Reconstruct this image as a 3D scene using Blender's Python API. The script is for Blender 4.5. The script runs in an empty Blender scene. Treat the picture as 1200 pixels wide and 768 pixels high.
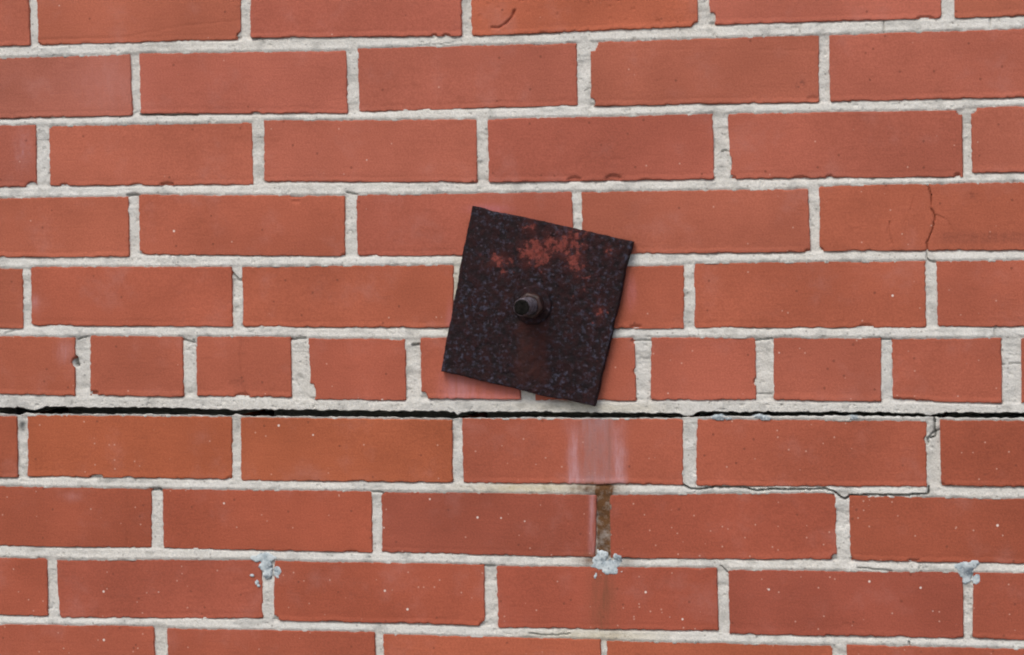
import bpy, math, random
import numpy as np
from mathutils import Matrix, Vector

scene = bpy.context.scene
random.seed(7)

# ---------------------------------------------------------------- camera
YAW, PITCH, ROLL = 0.23141056, 0.04143405, -0.01110178      # surveyed from the brick courses
FOC = 2900.0                                                # focal length in photo pixels (1200 wide)
OX, CAMZ = 0.23, 1.55
CAM = np.array([0.70889703 - OX, -2.06973199, CAMZ])
cy_, sy_, cp_, sp_, cr_, sr_ = math.cos(YAW), math.sin(YAW), math.cos(PITCH), math.sin(PITCH), math.cos(ROLL), math.sin(ROLL)
R_ = np.array([[cr_, -sr_, 0], [sr_, cr_, 0], [0, 0, 1.]]) @ np.array([[1., 0, 0], [0, cp_, -sp_], [0, sp_, cp_]]) @ np.array([[cy_, 0, sy_], [0, 1, 0], [-sy_, 0, cy_]])
RIGHT, DOWN, FWD = [np.array([r[0], r[2], -r[1]]) for r in R_]
cam_data = bpy.data.cameras.new('camera')
cam = bpy.data.objects.new('camera', cam_data)
scene.collection.objects.link(cam)
M = Matrix.Identity(4)
for i in range(3):
    M[i][0], M[i][1], M[i][2], M[i][3] = RIGHT[i], -DOWN[i], -FWD[i], CAM[i]
cam.matrix_world = M
cam_data.sensor_width = 36.0
cam_data.lens = FOC * 36.0 / 1200.0
cam_data.clip_start, cam_data.clip_end = 0.05, 500.0
scene.camera = cam

# ---------------------------------------------------------------- sky, sun, exposure (bright overcast)
SUN_EL, SUN_AZ = math.radians(52), math.radians(-16)        # azimuth measured from straight in front of the wall, to the left
sun_dir = Vector((math.sin(SUN_AZ) * math.cos(SUN_EL), -math.cos(SUN_AZ) * math.cos(SUN_EL), math.sin(SUN_EL)))
world = bpy.data.worlds.new('World')
scene.world = world
world.use_nodes = True
wn = world.node_tree
sky = wn.nodes.new('ShaderNodeTexSky')
sky.sky_type = 'NISHITA'
sky.sun_disc = False
sky.sun_elevation = SUN_EL
sky.sun_rotation = math.atan2(sun_dir.x, sun_dir.y)
sky.air_density, sky.dust_density, sky.ozone_density = 1.0, 4.0, 0.6
wn.links.new(sky.outputs[0], wn.nodes['Background'].inputs[0])
wn.nodes['Background'].inputs[1].default_value = 0.12
sun_data = bpy.data.lights.new('sun', 'SUN')
sun_data.energy, sun_data.angle, sun_data.color = 1.1, math.radians(30), (1.0, 0.96, 0.90)
sun = bpy.data.objects.new('sun', sun_data)
sun.rotation_euler = (-sun_dir).to_track_quat('-Z', 'Y').to_euler()
scene.collection.objects.link(sun)
vs = scene.view_settings
vs.view_transform, vs.look, vs.exposure, vs.gamma, vs.use_curve_mapping = 'Standard', 'None', 0.42, 1.0, False
scene.render.engine = 'CYCLES'
scene.cycles.filter_width = 2.0
scene.cycles.max_bounces = 4
scene.cycles.diffuse_bounces = 3
scene.cycles.use_adaptive_sampling = True
scene.cycles.adaptive_threshold = 0.025

C = scene.collection

# ---------------------------------------------------------------- helpers
def wall_point(px, py, h=0.0):
    """where the sight line of a surveyed photo point meets the wall face (or a plane h metres proud of it)"""
    d = RIGHT * ((px - 600) / FOC) + DOWN * ((py - 384) / FOC) + FWD
    t = (-h - CAM[1]) / d[1]
    p = CAM + d * t
    return p[0], p[2]

def wp(p, h=0.0):
    return np.array(wall_point(p[0], p[1], h))

MM = 0.001
PX = 0.000767                                               # metres per photo pixel on the wall

def _hash(ix, iy, seed):
    n = (ix.astype(np.int64) * 374761393 + iy.astype(np.int64) * 668265263 + seed * 974634777) & 0xFFFFFFFF
    n = ((n ^ (n >> 13)) * 1274126177) & 0xFFFFFFFF
    n = (n ^ (n >> 16)) & 0xFFFFFFFF
    return n / 4294967295.0

def vnoise(x, y, seed=0):
    x = np.asarray(x, float); y = np.asarray(y, float)
    ix, iy = np.floor(x), np.floor(y)
    fx, fy = x - ix, y - iy
    fx = fx * fx * (3 - 2 * fx); fy = fy * fy * (3 - 2 * fy)
    a, b = _hash(ix, iy, seed), _hash(ix + 1, iy, seed)
    c, d = _hash(ix, iy + 1, seed), _hash(ix + 1, iy + 1, seed)
    return (a * (1 - fx) + b * fx) * (1 - fy) + (c * (1 - fx) + d * fx) * fy

def fbm(x, y, seed=0, octs=3):
    s, a, t = 0, 1.0, 0
    for o in range(octs):
        s = s + a * vnoise(x * 2 ** o + 17.3 * o, y * 2 ** o - 9.1 * o, seed + o)
        t += a; a *= 0.5
    return s / t

def sstep(a, b, x):
    t = np.clip((x - a) / (b - a), 0, 1)
    return t * t * (3 - 2 * t)

def seg_dist(x, z, pts):
    """distance to a polyline of wall points"""
    best = np.full(np.shape(x), 1e9)
    for (x0, z0), (x1, z1) in zip(pts[:-1], pts[1:]):
        dx, dz = x1 - x0, z1 - z0
        t = np.clip(((x - x0) * dx + (z - z0) * dz) / (dx * dx + dz * dz + 1e-12), 0, 1)
        best = np.minimum(best, np.hypot(x - x0 - t * dx, z - z0 - t * dz))
    return best

def mesh_object(name, verts, faces, mat, parent=None, smooth=True, attr=None, loc=None):
    me = bpy.data.meshes.new(name)
    verts = np.asarray(verts, float)
    if loc is not None:
        verts = verts - np.asarray(loc)
    if isinstance(faces, np.ndarray):
        k = faces.shape[1]
        me.vertices.add(len(verts)); me.vertices.foreach_set('co', verts.astype(np.float32).ravel())
        me.loops.add(faces.size); me.loops.foreach_set('vertex_index', faces.astype(np.int32).ravel())
        me.polygons.add(len(faces))
        me.polygons.foreach_set('loop_start', np.arange(0, faces.size, k, dtype=np.int32))
        me.update(calc_edges=True)
    else:
        me.from_pydata([tuple(v) for v in verts], [], faces)
    if smooth:
        me.polygons.foreach_set('use_smooth', np.ones(len(me.polygons), bool))
    if attr is None and 'stain' not in me.attributes:
        attr = np.zeros((len(me.vertices), 4))
    if attr is not None:
        a = me.attributes.new('stain', 'FLOAT_COLOR', 'POINT')
        a.data.foreach_set('color', np.asarray(attr, np.float32).ravel())
    me.materials.append(mat)
    me.validate()
    o = bpy.data.objects.new(name, me)
    C.objects.link(o)
    if parent is not None:
        o.parent = parent
    if loc is not None:
        o.location = loc
    return o

def grid_faces(nu, nv):
    i = np.arange(nu * nv).reshape(nu, nv)
    return np.stack([i[:-1, :-1], i[1:, :-1], i[1:, 1:], i[:-1, 1:]], -1).reshape(-1, 4)

# ---------------------------------------------------------------- materials
class Mat:
    def __init__(s, name):
        s.m = bpy.data.materials.new(name); s.m.use_nodes = True
        s.t = s.m.node_tree; s.n = s.t.nodes
        s.b = s.n['Principled BSDF']
    def new(s, typ, **kw):
        n = s.n.new(typ)
        for k, v in kw.items():
            if k.startswith('i_'):
                key = k[2:]
                n.inputs[int(key) if key.isdigit() else key.replace('_', ' ')].default_value = v
            else:
                setattr(n, k, v)
        return n
    def link(s, a, b): s.t.links.new(a, b)
    def pos(s, scale):
        g = s.new('ShaderNodeNewGeometry'); m = s.new('ShaderNodeVectorMath', operation='MULTIPLY')
        m.inputs[1].default_value = scale; s.link(g.outputs['Position'], m.inputs[0]); return m.outputs[0]
    def noise(s, scale, detail=3, rough=0.55, sc=(1, 1, 1), dist=0.0):
        n = s.new('ShaderNodeTexNoise'); n.inputs['Scale'].default_value = scale; n.inputs['Detail'].default_value = detail
        n.inputs['Roughness'].default_value = rough; n.inputs['Distortion'].default_value = dist
        s.link(s.pos(sc), n.inputs['Vector']); return n.outputs['Fac']
    def ramp(s, val, a, b, lo=0.0, hi=1.0):
        r = s.new('ShaderNodeMapRange', interpolation_type='SMOOTHSTEP')
        r.inputs['From Min'].default_value = a; r.inputs['From Max'].default_value = b
        r.inputs['To Min'].default_value = lo; r.inputs['To Max'].default_value = hi
        s.link(val, r.inputs['Value']); return r.outputs[0]
    def math(s, op, a, b=None, clamp=False):
        n = s.new('ShaderNodeMath', operation=op, use_clamp=clamp)
        for i, v in enumerate((a, b)):
            if v is None: continue
            if isinstance(v, (int, float)): n.inputs[i].default_value = v
            else: s.link(v, n.inputs[i])
        return n.outputs[0]
    def mix(s, fac, a, b, mode='MIX'):
        n = s.new('ShaderNodeMix', data_type='RGBA', blend_type=mode)
        for sock, v in ((n.inputs[0], fac), (n.inputs[6], a), (n.inputs[7], b)):
            if isinstance(v, (int, float)): sock.default_value = v
            elif isinstance(v, tuple): sock.default_value = v if len(v) == 4 else (*v, 1)
            else: s.link(v, sock)
        return n.outputs[2]
    def speck(s, scale, radius):
        v = s.new('ShaderNodeTexVoronoi'); v.inputs['Scale'].default_value = scale
        s.link(s.pos((1, 1, 1)), v.inputs['Vector'])
        return s.ramp(v.outputs['Distance'], radius, radius * 0.55), v.outputs['Color']
    def bump(s, h, dist, strength=1.0, prev=None):
        n = s.new('ShaderNodeBump'); n.inputs['Distance'].default_value = dist; n.inputs['Strength'].default_value = strength
        s.link(h, n.inputs['Height'])
        if prev is not None: s.link(prev, n.inputs['Normal'])
        return n.outputs[0]
    def stain(s):
        a = s.new('ShaderNodeAttribute', attribute_name='stain'); q = s.new('ShaderNodeSeparateColor')
        s.link(a.outputs['Color'], q.inputs[0]); return q.outputs[0], q.outputs[1], q.outputs[2], a.outputs['Alpha']
    def done(s, col, rough=0.85, normal=None, spec=0.3):
        s.link(col, s.b.inputs['Base Color']) if not isinstance(col, tuple) else setattr(s.b.inputs['Base Color'], 'default_value', (*col, 1))
        if isinstance(rough, (int, float)): s.b.inputs['Roughness'].default_value = rough
        else: s.link(rough, s.b.inputs['Roughness'])
        s.b.inputs['Specular IOR Level'].default_value = spec
        if normal is not None: s.link(normal, s.b.inputs['Normal'])
        return s.m

def brick_material():
    k = Mat('fired_red_brick')
    oi = k.new('ShaderNodeObjectInfo')
    col = oi.outputs['Color']
    blotch = k.noise(9, 3, 0.6)
    drag = k.noise(1, 3, 0.6, sc=(38, 40, 420))
    grain = k.noise(700, 2, 0.7)
    col = k.mix(1.0, col, k.mix(k.ramp(blotch, 0.25, 0.75), (0.85, 0.83, 0.81), (1.13, 1.13, 1.14)), 'MULTIPLY')
    col = k.mix(1.0, col, k.mix(k.ramp(drag, 0.3, 0.7), (0.975, 0.97, 0.97), (1.02, 1.02, 1.02)), 'MULTIPLY')
    col = k.mix(1.0, col, k.mix(k.ramp(grain, 0.25, 0.75), (0.86, 0.85, 0.84), (1.13, 1.14, 1.15)), 'MULTIPLY')
    bloom = k.math('MULTIPLY', k.ramp(k.noise(23, 5, 0.65), 0.50, 0.80), 0.30)
    col = k.mix(bloom, col, (0.42, 0.20, 0.175))
    col = k.mix(k.math('MULTIPLY', k.ramp(k.noise(60, 3, 0.6, sc=(0.5, 1, 2)), 0.60, 0.78), 0.35), col, (0.20, 0.055, 0.032))
    # lime and paint specks: more of them low on the wall and to the right
    g = k.new('ShaderNodeNewGeometry'); sp = k.new('ShaderNodeSeparateXYZ'); k.link(g.outputs['Position'], sp.inputs[0])
    dens = k.math('ADD', k.math('MULTIPLY', sp.outputs[2], -2.2), k.math('MULTIPLY', sp.outputs[0], 0.5))
    dens = k.ramp(dens, -3.62, -2.45, 0.012, 0.11)
    s1, c1 = k.speck(95, 0.125); s2, c2 = k.speck(210, 0.19)
    q1 = k.new('ShaderNodeSeparateColor'); k.link(c1, q1.inputs[0]); q2 = k.new('ShaderNodeSeparateColor'); k.link(c2, q2.inputs[0])
    m1 = k.math('MULTIPLY', s1, k.math('LESS_THAN', q1.outputs[0], dens))
    m2 = k.math('MULTIPLY', s2, k.math('LESS_THAN', q2.outputs[0], k.math('MULTIPLY', dens, 1.5)))
    col = k.mix(k.math('MULTIPLY', m2, 0.5), col, (0.62, 0.42, 0.34))
    col = k.mix(k.math('MULTIPLY', m1, 0.75), col, (0.80, 0.74, 0.68))
    # small pits
    p1, pc = k.speck(120, 0.17); qp = k.new('ShaderNodeSeparateColor'); k.link(pc, qp.inputs[0])
    pit = k.math('MULTIPLY', p1, k.math('LESS_THAN', qp.outputs[1], 0.03))
    col = k.mix(k.math('MULTIPLY', pit, 0.55), col, (0.12, 0.035, 0.022))
    r, gg, b, a = k.stain()
    sn = k.ramp(k.noise(110, 4, 0.7, sc=(2.2, 1, 0.35)), 0.28, 0.72, 0.35, 1.35)
    col = k.mix(k.math('MULTIPLY', gg, sn, True), col, (0.46, 0.265, 0.28))
    col = k.mix(k.math('MULTIPLY', b, sn, True), col, (0.44, 0.15, 0.16))
    col = k.mix(k.math('MULTIPLY', r, sn, True), col, (0.175, 0.066, 0.036))
    col = k.mix(k.math('MULTIPLY', a, sn, True), col, (0.045, 0.022, 0.022))
    h = k.math('ADD', k.math('MULTIPLY', grain, 0.5), k.math('MULTIPLY', drag, 0.3))
    nrm = k.bump(h, 0.00055, 0.9)
    return k.done(col, 0.88, nrm, 0.25)

def mortar_material():
    k = Mat('lime_mortar')
    grain = k.noise(640, 3, 0.75)
    mid = k.noise(70, 4, 0.6)
    big = k.noise(6, 3)
    col = k.mix(k.ramp(mid, 0.3, 0.7), (0.53, 0.525, 0.49), (0.61, 0.608, 0.575))
    col = k.mix(k.math('MULTIPLY', k.ramp(grain, 0.52, 0.38), 0.40), col, (0.34, 0.335, 0.305))
    col = k.mix(k.math('MULTIPLY', k.ramp(grain, 0.54, 0.66), 0.38), col, (0.72, 0.72, 0.70))
    col = k.mix(k.math('MULTIPLY', k.ramp(big, 0.4, 0.7), 0.25), col, (0.545, 0.57, 0.575))
    p, c = k.speck(230, 0.27); q = k.new('ShaderNodeSeparateColor'); k.link(c, q.inputs[0])
    col = k.mix(k.math('MULTIPLY', k.math('MULTIPLY', p, k.math('LESS_THAN', q.outputs[0], 0.2)), 0.55), col, (0.16, 0.15, 0.135))
    r, g, b, a = k.stain()
    sn = k.ramp(k.noise(150, 4, 0.7), 0.3, 0.7, 0.8, 1.2)
    col = k.mix(k.math('MULTIPLY', g, sn, True), col, (0.42, 0.36, 0.20))       # yellowed lime
    col = k.mix(k.math('MULTIPLY', r, sn, True), col, (0.115, 0.056, 0.024))    # rust
    col = k.mix(k.math('MULTIPLY', b, sn, True), col, (0.42, 0.40, 0.34))
    col = k.mix(k.math('MULTIPLY', a, sn, True), col, (0.05, 0.055, 0.055))     # black mould
    nrm = k.bump(k.math('ADD', grain, k.math('MULTIPLY', mid, 0.3)), 0.0009, 0.9)
    return k.done(col, 0.95, nrm, 0.15)

def plate_material():
    k = Mat('rusted_painted_steel')
    fine = k.noise(330, 4, 0.7); mid = k.noise(120, 4, 0.7); big = k.noise(28, 3, 0.6)
    col = k.mix(k.ramp(mid, 0.35, 0.65), (0.0080, 0.0050, 0.0062), (0.0235, 0.0088, 0.0094))
    fl = k.math('MULTIPLY', k.ramp(k.noise(210, 4, 0.78), 0.51, 0.66), k.ramp(big, 0.32, 0.62, 0.25, 1.0))
    r, g, b, a = k.stain()
    fl = k.math('MULTIPLY', fl, k.math('ADD', 0.55, g), True)
    col = k.mix(fl, col, (0.050, 0.052, 0.080))
    tiny = k.ramp(k.noise(420, 2, 0.6), 0.66, 0.74)
    col = k.mix(k.math('MULTIPLY', tiny, 0.55), col, (0.12, 0.085, 0.10))
    col = k.mix(k.math('MULTIPLY', k.math('MULTIPLY', r, k.ramp(mid, 0.3, 0.6)), 0.8, True), col, (0.085, 0.020, 0.016))
    patch = k.ramp(k.math('ADD', r, k.math('MULTIPLY', k.math('SUBTRACT', k.noise(130, 5, 0.72), 0.5), 2.6)), 0.40, 0.70)
    col = k.mix(k.math('MULTIPLY', patch, k.ramp(fine, 0.34, 0.56, 0.30, 1.0)), col, (0.175, 0.042, 0.033))
    col = k.mix(k.math('MULTIPLY', b, k.ramp(mid, 0.38, 0.62, 0.55, 1.0), True), col, (0.040, 0.0135, 0.0115))
    nrm = k.bump(k.math('ADD', mid, k.math('MULTIPLY', fine, 0.6)), 0.0016, 0.9)
    return k.done(col, k.ramp(mid, 0.3, 0.7, 0.6, 0.85), nrm, 0.14)

def rust_material(name, dark, light, rough=0.6, spec=0.4):
    k = Mat(name)
    n = k.noise(300, 4, 0.7)
    col = k.mix(k.ramp(n, 0.35, 0.65), dark, light)
    return k.done(col, rough, k.bump(n, 0.0006, 0.8), spec)

def caulk_material():
    k = Mat('weathered_caulk')
    n = k.noise(150, 4, 0.65)
    col = k.mix(k.ramp(n, 0.34, 0.62), (0.30, 0.365, 0.40), (0.51, 0.575, 0.60))
    r, g, b, a = k.stain()
    col = k.mix(k.math('MULTIPLY', k.ramp(k.noise(330, 3, 0.6), 0.57, 0.66), 0.7), col, (0.12, 0.15, 0.18))
    col = k.mix(a, col, (0.10, 0.125, 0.15))
    return k.done(col, 0.55, k.bump(n, 0.0003, 0.5), 0.35)

def pavement_material():
    k = Mat('concrete_pavement')
    n = k.noise(3, 6, 0.65); f = k.noise(120, 3)
    col = k.mix(k.ramp(n, 0.3, 0.7), (0.20, 0.195, 0.185), (0.30, 0.295, 0.28))
    col = k.mix(k.math('MULTIPLY', k.ramp(f, 0.5, 0.7), 0.3), col, (0.14, 0.135, 0.13))
    return k.done(col, 0.9, k.bump(f, 0.002, 0.5), 0.2)

BRICK, MORTAR, PLATE, CAULK = brick_material(), mortar_material(), plate_material(), caulk_material()
BOLT = rust_material('rusted_bolt_steel', (0.030, 0.026, 0.030), (0.16, 0.15, 0.18), 0.32)
NUT = rust_material('rusted_nut_steel', (0.014, 0.007, 0.006), (0.045, 0.019, 0.016), 0.5)
BOLT_END = rust_material('oily_bolt_end', (0.004, 0.004, 0.0035), (0.012, 0.011, 0.010), 0.9, 0.05)

# ---------------------------------------------------------------- ground
gv, gf = [], []
pav = mesh_object('pavement', [(-300, 0.35, 0), (-300, -300, 0), (300, -300, 0), (300, 0.35, 0)], [(0, 1, 2, 3)], pavement_material(), smooth=False)
pav['kind'] = 'structure'
# surveyed corners of every brick in view, course by course (photo points, resolved onto the wall by wall_point)
BRICKS = {
    0: [
        ((-200, -15), (33, -21), (35, 53), (-200, 57)),
        ((43, -20), (282, -26), (281, 46), (45, 52.5)),
        ((293, -27), (541, -34), (540.5, 42), (294, 44)),
        ((551, -34), (817, -44), (817, 31), (553, 42)),
        ((828, -45), (1102, -55), (1102.5, 21), (833, 29)),
        ((1118.5, -56), (1400, -68), (1400, 12), (1119, 21)),
    ],
    1: [
        ((-90, 71), (151.6, 64), (155, 135), (-90, 141)),
        ((163, 63), (405.4, 60), (406.8, 132.5), (164.7, 132.7)),
        ((419.3, 57), (675, 51), (677, 123), (421, 131)),
        ((692, 49.5), (959, 42), (959, 119.5), (692.5, 124.5)),
        ((972, 41.5), (1257, 32), (1257, 112.5), (973, 119)),
    ],
    2: [
        ((-190, 150), (41.4, 147), (42.7, 219), (-190, 223)),
        ((57.4, 148), (295, 144), (296, 216.5), (58.7, 217.5)),
        ((309, 141.5), (558, 140.5), (558.5, 213.5), (310, 212.7)),
        ((571.7, 140), (835, 134), (836, 210), (573.5, 213.5)),
        ((853, 133.5), (1127, 130), (1128, 207), (857, 209.5)),
        ((1138, 127), (1425, 117), (1425, 197), (1139, 202.5)),
    ],
    3: [
        ((-90, 234), (150, 231), (151, 300.7), (-90, 302)),
        ((163, 228.5), (403.5, 230), (404, 300), (164, 298)),
        ((417.5, 228.7), (670, 225), (671.5, 298.5), (418.8, 300)),
        ((681.4, 225.5), (946.7, 222), (949, 295), (683, 298)),
        ((960, 218.5), (1245, 213), (1245, 292.5), (961, 294)),
    ],
    4: [
        ((-210, 313), (26, 315), (26.7, 384.7), (-210, 384)),
        ((36, 313), (271, 313.5), (272.7, 382.7), (36.6, 381.5)),
        ((283.4, 312.7), (531, 311), (531, 384.5), (284, 382.7)),
        ((543, 312), (801.5, 312), (800.7, 385), (544, 385)),
        ((813.5, 308.7), (1084, 306.5), (1085, 384), (814, 384)),
        ((1097.5, 307), (1385, 302), (1385, 382), (1099, 382.7)),
    ],
    5: [
        ((-22, 393.5), (87.5, 396), (87.5, 464), (-22, 461)),
        ((105.4, 393.5), (214, 395.5), (215, 465), (106, 463.5)),
        ((230, 395), (340, 395), (341, 466), (231, 464)),
        ((361, 397), (475, 398), (475, 469), (365, 468)),
        ((492.7, 396.5), (608.5, 396.5), (609.6, 468), (494.5, 466.7)),
        ((627, 396.5), (743, 396.5), (745, 469.5), (628, 469)),
        ((763, 396), (885, 396), (885.5, 468.5), (763, 468.5)),
        ((906.7, 396), (1032, 397), (1032, 470.5), (907, 468.5)),
        ((1044.7, 397.5), (1173.5, 396.5), (1173.5, 472.5), (1046, 469)),
        ((1197, 397), (1325, 396), (1325, 472.5), (1197.5, 472)),
    ],
    6: [
        ((-222, 486), (19.5, 488), (20.5, 559), (-222, 556)),
        ((32.5, 487), (271, 488.5), (271.7, 561.5), (32.7, 558)),
        ((282.4, 489.5), (529.5, 492.5), (530, 565.3), (283, 563)),
        ((541.5, 491), (799.6, 491.5), (800, 568), (543, 566)),
        ((816.7, 491.5), (1085.5, 493.5), (1085.5, 570.5), (815.6, 569)),
        ((1102, 492.5), (1393, 496), (1393, 574), (1103, 568.5)),
    ],
    7: [
        ((-62, 569.5), (177, 573), (177.5, 642), (-62, 638.5)),
        ((190, 573.7), (434.8, 576), (436, 647.3), (192, 642.3)),
        ((446.8, 576.5), (698.7, 580.5), (697.4, 653), (448, 647)),
        ((714.8, 580), (979, 577.8), (980, 656), (716, 654)),
        ((995.6, 581.7), (1280, 586.5), (1280, 662), (996.6, 656.5)),
    ],
    8: [
        ((-180, 651), (54.7, 654.5), (55.2, 721.7), (-180, 717)),
        ((66, 656.5), (306.5, 656), (307.5, 724.5), (69.4, 724)),
        ((322, 657.7), (567, 662), (567.7, 732.8), (321, 727)),
        ((581.6, 664), (840, 666), (841.5, 739), (584, 735.5)),
        ((853.5, 668.3), (1128, 671), (1128.5, 747.8), (855.7, 743)),
        ((1141, 671.5), (1425, 676), (1425, 758), (1140, 748)),
    ],
    9: [
        ((-60, 731.5), (180, 734.3), (182.5, 803), (-60, 799)),
        ((196, 737.2), (438.8, 741), (440, 811), (198, 805)),
        ((449, 743.8), (703.5, 750), (705, 823), (450, 814)),
        ((710.8, 751.5), (975.5, 757), (977, 835), (712, 825)),
        ((992.6, 756), (1275, 763), (1275, 845), (994, 836)),
    ],
}

def photo(x, z, h=0.0):
    """survey coordinates of wall points (inverse of wall_point)"""
    v = [np.asarray(x) - CAM[0], -h - CAM[1], np.asarray(z) - CAM[2]]
    d = v[0] * FWD[0] + v[1] * FWD[1] + v[2] * FWD[2]
    px = 600 + FOC * (v[0] * RIGHT[0] + v[1] * RIGHT[1] + v[2] * RIGHT[2]) / d
    py = 384 + FOC * (v[0] * DOWN[0] + v[1] * DOWN[1] + v[2] * DOWN[2]) / d
    return px, py

def blob(px, py, cx, cy, rx, ry):
    return np.exp(-(((px - cx) / rx) ** 2 + ((py - cy) / ry) ** 2))

def band(v, a, b, soft):
    return sstep(a - soft, a + soft, v) * (1 - sstep(b - soft, b + soft, v))

# chips broken out of brick arrises and faces: x, y, half width, half height (survey units), depth in mm
CHIPS = [
    (673, 211, 9, 4.5, 4), (719, 209.5, 12, 5.5, 4.5), (693, 52, 8, 9, 6), (692, 121, 6, 6, 6), (699, 47, 9, 3.5, 4),
    (834, 23, 4.5, 9, 6), (817, 31, 7, 5, 6), (834, 31, 6, 5, 5), (855, 192, 3.5, 10, 4), (857, 209, 6, 4, 5), (1015, 383, 10, 3.2, 4),
    (88, 424, 3.8, 6, 9), (364, 462, 6, 13, 6), (495, 467, 7, 8, 6), (1052, 469, 7, 3, 5), (1066, 470, 9, 3.5, 5), (1080, 471, 6, 2.5, 4),
    (75, 217, 5, 2.2, 5), (160, 217, 8, 2, 5), (195, 216, 9, 2.5, 5), (972, 208, 5, 3.5, 5), (938, 209, 11, 2.6, 5), (1122, 206, 4, 3, 5),
    (320, 728, 7, 7, 6), (568, 733, 6, 5, 6), (980, 656, 7, 6, 6), (996, 657, 5, 5, 5), (979, 578, 5, 4, 5), (37, 219, 7, 6, 6),
    (282, 44, 5, 7, 6), (45, 53, 4, 3, 5), (509, 42, 4, 2, 5), (523, 42, 5, 2, 5), (1085, 21, 12, 2.2, 4),
    (300, 134, 6, 3, 7), (543, 131, 6, 2.5, 6), (110, 461, 6, 3.5, 5), (284, 464, 10, 3, 4), (404, 300, 5, 2.5, 5), (164, 298, 5, 4, 5),
    (271, 562, 6, 4, 4), (948, 295, 6, 3.5, 5), (961, 294, 5, 5, 5), (113, 559, 8, 2.4, 6), (150, 561, 8, 2.2, 6),
    (743, 400, 4, 4, 4), (745, 436, 3, 5, 5), (466, 396, 8, 3.5, 3), (348, 230, 10, 2.4, 3), (347, 236, 6, 2, 1.6), (1127, 131, 6, 4, 6), (1139, 128, 6, 5, 6),
    (57, 148, 4, 3, 5), (760, 568, 4, 1.8, 4), (745, 383, 8, 2, 4), (885.5, 447, 2.5, 5, 5), (1097, 384, 4, 3, 6), (200, 384, 4, 2, 5),
    (411, 647.5, 9, 2.6, 5), (471, 731, 8, 2, 4), (1055, 747, 6, 2.5, 4), (1070, 657, 8, 2.2, 4), (600, 42.5, 6, 2, 4), (447, 577, 4, 3, 4),
    (952, 116, 8, 3.6, 2.0), (1086, 296, 5, 2.5, 4), (1104, 569, 4, 4, 4), (1086, 515, 2.6, 5, 6),
]
# pits and gouges inside a face
PITS = [
    (563, 20, 2.4, 4, 1.6), (572, 5, 3, 2, 1.2), (584, 9, 2.5, 2.5, 1.4), (611, 1, 4, 2.2, 2), (602, 16, 3, 4, 1.6), (619, 14, 2.5, 2, 1.4),
    (653, 17, 2, 2.5, 1.6), (714, 8, 2.6, 2.2, 1.8), (724, 1, 2.2, 2, 1.6), (742, 11, 3, 2, 1.6), (715, 22, 2.2, 2, 1.5), (771, 25, 3.5, 2, 1.8),
    (690, 4, 2.4, 2, 1.4), (733, 24, 2.6, 1.8, 1.4), (680, 192, 1.8, 5, 1.6), (720, 187, 8, 3, 0.9), (441, 115, 3, 2.2, 1), (462, 103, 3, 1.3, 0.9),
    (484, 101, 3.2, 1.4, 0.9), (498, 103, 2.5, 1.3, 0.9), (290, 92, 4, 2, 0.8), (992, 733, 5, 3.5, 1.2), (987, 730, 6, 5, 0.8), (672, 76, 4, 4, 0.8),
    (355, 150, 3.2, 1.2, 0.9), (474, 156, 2.6, 1.2, 0.9), (275, 451, 8, 6, 1.2), (666, 612, 3.2, 2, 0.9), (1003, 357, 1, 1, 0.3), (1140, 231, 6, 5, 0.8),
    (1137, 228, 3, 2, 0.9), (1003, 268, 4, 1.4, 0.7), (1013, 270, 5, 1.5, 0.8), (1026, 266, 5, 1.3, 0.7), (1118, 280, 5, 1.6, 0.7), (1131, 277, 4, 1.4, 0.8), (1142, 279, 6, 1.3, 0.6), (1160, 276, 4, 1.5, 0.7), (1175, 278, 5, 1.4, 0.8), (1193, 277, 4, 1.6, 0.7),
    (698, 526, 2, 1.6, 1.2), (572, 547, 2.4, 1.6, 1), (354, 541, 2, 1.6, 0.9), (1088, 735, 2, 2, 0.7),
]
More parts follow.
